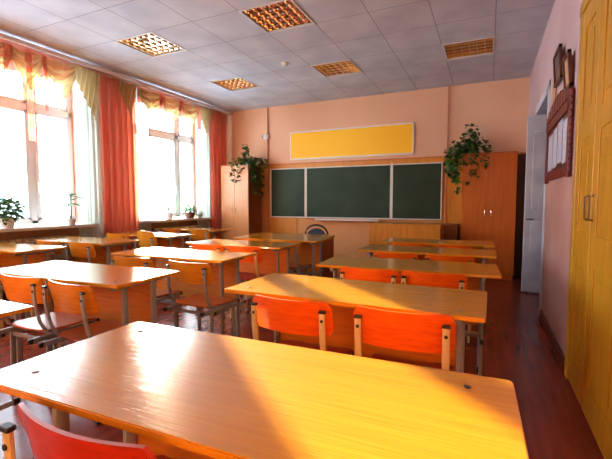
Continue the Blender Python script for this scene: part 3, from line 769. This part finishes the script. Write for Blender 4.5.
def make_chair(kind):
    ply, seatm, tb = (M['ply_red'], M['seat_red'], M['tube_cream']) if kind == 'red' else (M['ply_red_shaded'], M['seat_red'], M['tube_cream']) if kind == 'shaded' else (M['ply_orange'], M['seat_orange'], M['tube_grey'])
    t = thing('school_chair', 'x', 'chair')
    rd = kind == 'round'
    obj('backrest', curved_plate(.40, .615, .775 if not rd else .83, .010, .042, .03, .03 if not rd else .05, .03 if rd else 0), ply, t, True)
    bm = bmesh.new(); g = []                     # plywood seat with rolled front edge
    n, m_ = 14, 14
    for top in (0, 1):
        gg = []
        for j in range(m_ + 1):
            v = j / m_; row = []
            for i in range(n + 1):
                u = i / n * 2 - 1; wd = .19 - .012 * (1 - v)
                yy = .055 + v * .345
                if abs(u) > .8: k = (abs(u) - .8) / .2; k2 = .03 * (1 - math.sqrt(max(0, 1 - k * k))); yy = .055 + k2 + v * (.345 - 2 * k2)
                zz = .435 + .012 * (u * u) - .035 * max(0, v - .75) ** 2 * 16 * .5 - .006 * math.sin(v * 3.1)
                row.append(bm.verts.new((u * wd, yy, zz + top * .010)))
            gg.append(row)
        g.append(gg)
    for j in range(m_):
        for i in range(n):
            bm.faces.new((g[1][j][i], g[1][j][i + 1], g[1][j + 1][i + 1], g[1][j + 1][i])); bm.faces.new((g[0][j][i + 1], g[0][j][i], g[0][j + 1][i], g[0][j + 1][i + 1]))
    for i in range(n):
        bm.faces.new((g[0][0][i], g[0][0][i + 1], g[1][0][i + 1], g[1][0][i])); bm.faces.new((g[1][m_][i], g[1][m_][i + 1], g[0][m_][i + 1], g[0][m_][i]))
        bm.faces.new((g[0][i][0], g[1][i][0], g[1][i + 1][0], g[0][i + 1][0])); bm.faces.new((g[1][i][n], g[0][i][n], g[0][i + 1][n], g[1][i + 1][n]))
    obj('seat', bm, seatm, t, True)
    for s in (-1, 1):
        x = s * .170
        up = obj('upright', nt([(x, -.008, .735), (x, -.006, .66), (x, .004, .58), (x, .022, .51), (x, .05, .455), (x, .10, .425)], .01, 12, squash=(.014, .007, (1, 0, 0))), tb, t, True)
        obj('end_cap', nb(x - .0155, x + .0155, -.018, .002, .732, .744, bev=.003), M['cap'], up)
        bm = lathe([(.007, 0), (.007, .004), (.003, .006), (0, .006)], 10); bmesh.ops.rotate(bm, verts=bm.verts, cent=(0, 0, 0), matrix=Matrix.Rotation(R(90), 3, 'X')); bmesh.ops.translate(bm, verts=bm.verts, vec=(x, -.013, .70))
        obj('bolt', bm, M['cap'], up, True)
        rl = obj('side_rail', nt([(x, -.03, .415), (x, .385, .415)], .01, 10, squash=(.009, .014, (1, 0, 0))), tb, t, True)
        for y in (-.038, .393): obj('rail_cap', nb(x - .012, x + .012, y - .012, y + .012, .400, .430, bev=.005), M['cap'], rl)
        for y, yb in ((.07, .06), (.33, .34)):
            lg = obj('leg', nt([(x, y, .41), (x, yb, .012)], .01, 12, squash=(.009, .017, (1, 0, 0))), tb, t, True)
            obj('foot_cap', nb(x - .013, x + .013, yb - .021, yb + .021, 0, .02, bev=.004), M['cap'], lg)
    obj('crossbar', nt([(-.170, .07, .385), (.170, .07, .385)], .01, 10, squash=(.013, .008, (0, 0, 1))), tb, t, True)
    obj('stretcher', nt([(-.170, .33, .385), (.170, .33, .385)], .008, 10), tb, t, True)
    return t
P = {'red': make_chair('red'), 'shaded': make_chair('shaded'), 'orange': make_chair('orange'), 'round': make_chair('round')}
used = set()
GC = {'shaded': 'red plywood school chairs of the right-hand row', 'red': 'red plywood school chairs of the right-hand row', 'orange': 'orange plywood school chairs of the other rows', 'round': 'orange plywood school chairs of the other rows'}
CH = [ # x, y of the back, kind, rot deg, height scale, label
    (-.712, .455, 'shaded', 0, 1.0, 'red-backed chair in the bottom left corner before the foreground desk'),
    (-.80, 1.53, 'red', 0, .99, 'left red-backed chair at the sunbeam desk'),
    (-.30, 1.53, 'red', 2, .995, 'right red-backed chair at the sunbeam desk'),
    (-.70, 2.46, 'red', 1, .99, 'left red-backed chair behind the sunbeam desk, at the third desk from the camera'),
    (-.30, 2.48, 'red', 1, .99, 'right red-backed chair behind the sunbeam desk, at the third desk from the camera'),
    (-.74, 3.46, 'red', 0, .97, 'left red-backed chair at the fourth desk of the right-hand row'),
    (-.29, 3.46, 'red', 0, .97, 'right red-backed chair at the fourth desk of the right-hand row'),
    (-.79, 4.42, 'red', 0, .96, 'left red-backed chair at the farthest right-hand desk'),
    (-.33, 4.42, 'red', 0, .96, 'right red-backed chair at the farthest right-hand desk'),
    (-2.50, 1.35, 'orange', 2, .99, 'chair at the left photo edge whose curved back top catches the sun'),
    (-2.05, 1.34, 'orange', -3, .99, 'orange chair right of the sunlit-edged one, at the left middle-row desk'),
    (-2.55, 2.20, 'orange', 4, .99, 'orange chair half hidden behind the glaring corner of the near middle desk'),
    (-1.97, 2.19, 'orange', 0, .99, 'orange chair with whole seat and frame in view between middle and right rows'),
    (-2.62, 3.20, 'red', 0, .99, 'left red-backed chair at the middle-row desk with the left-half sun patch'),
    (-2.18, 3.20, 'red', 0, .99, 'right red-backed chair at the middle-row desk with the left-half sun patch'),
    (-2.66, 4.09, 'orange', 0, .97, "left orange chair at the desk adjoining the teacher's desk"),
    (-2.18, 4.07, 'orange', 0, .97, "right orange chair at the desk adjoining the teacher's desk"),
    (-4.17, 1.96, 'red', 0, .99, 'red chair just visible at the left photo edge beneath the sill plant desk'),
    (-4.52, 2.76, 'orange', 0, .99, 'left orange chair at the desk below the tall sill plant'),
    (-3.96, 2.76, 'orange', 0, .99, 'right orange chair at the desk below the tall sill plant'),
    (-4.62, 3.76, 'orange', 0, .99, 'orange chair behind the rounded one, nearer the coral curtain'),
    (-4.04, 3.72, 'round', -8, 1.0, 'orange chair with a rounded back rising above the desks near the coral curtain'),
    (-4.82, 4.98, 'orange', 0, .98, 'left orange chair at the farthest window-row desk'),
    (-4.22, 4.98, 'orange', 0, .98, 'right orange chair at the farthest window-row desk'),
]
for x, y, k, rz, sc, lab in CH:
    o = P[k] if k not in used else copy_tree(P[k]); used.add(k)
    o.location = (x, y, 0); o.rotation_euler = (0, 0, R(rz)); o.scale = (1, 1, sc)
    tag(o, lab, 'chair', GC[k])
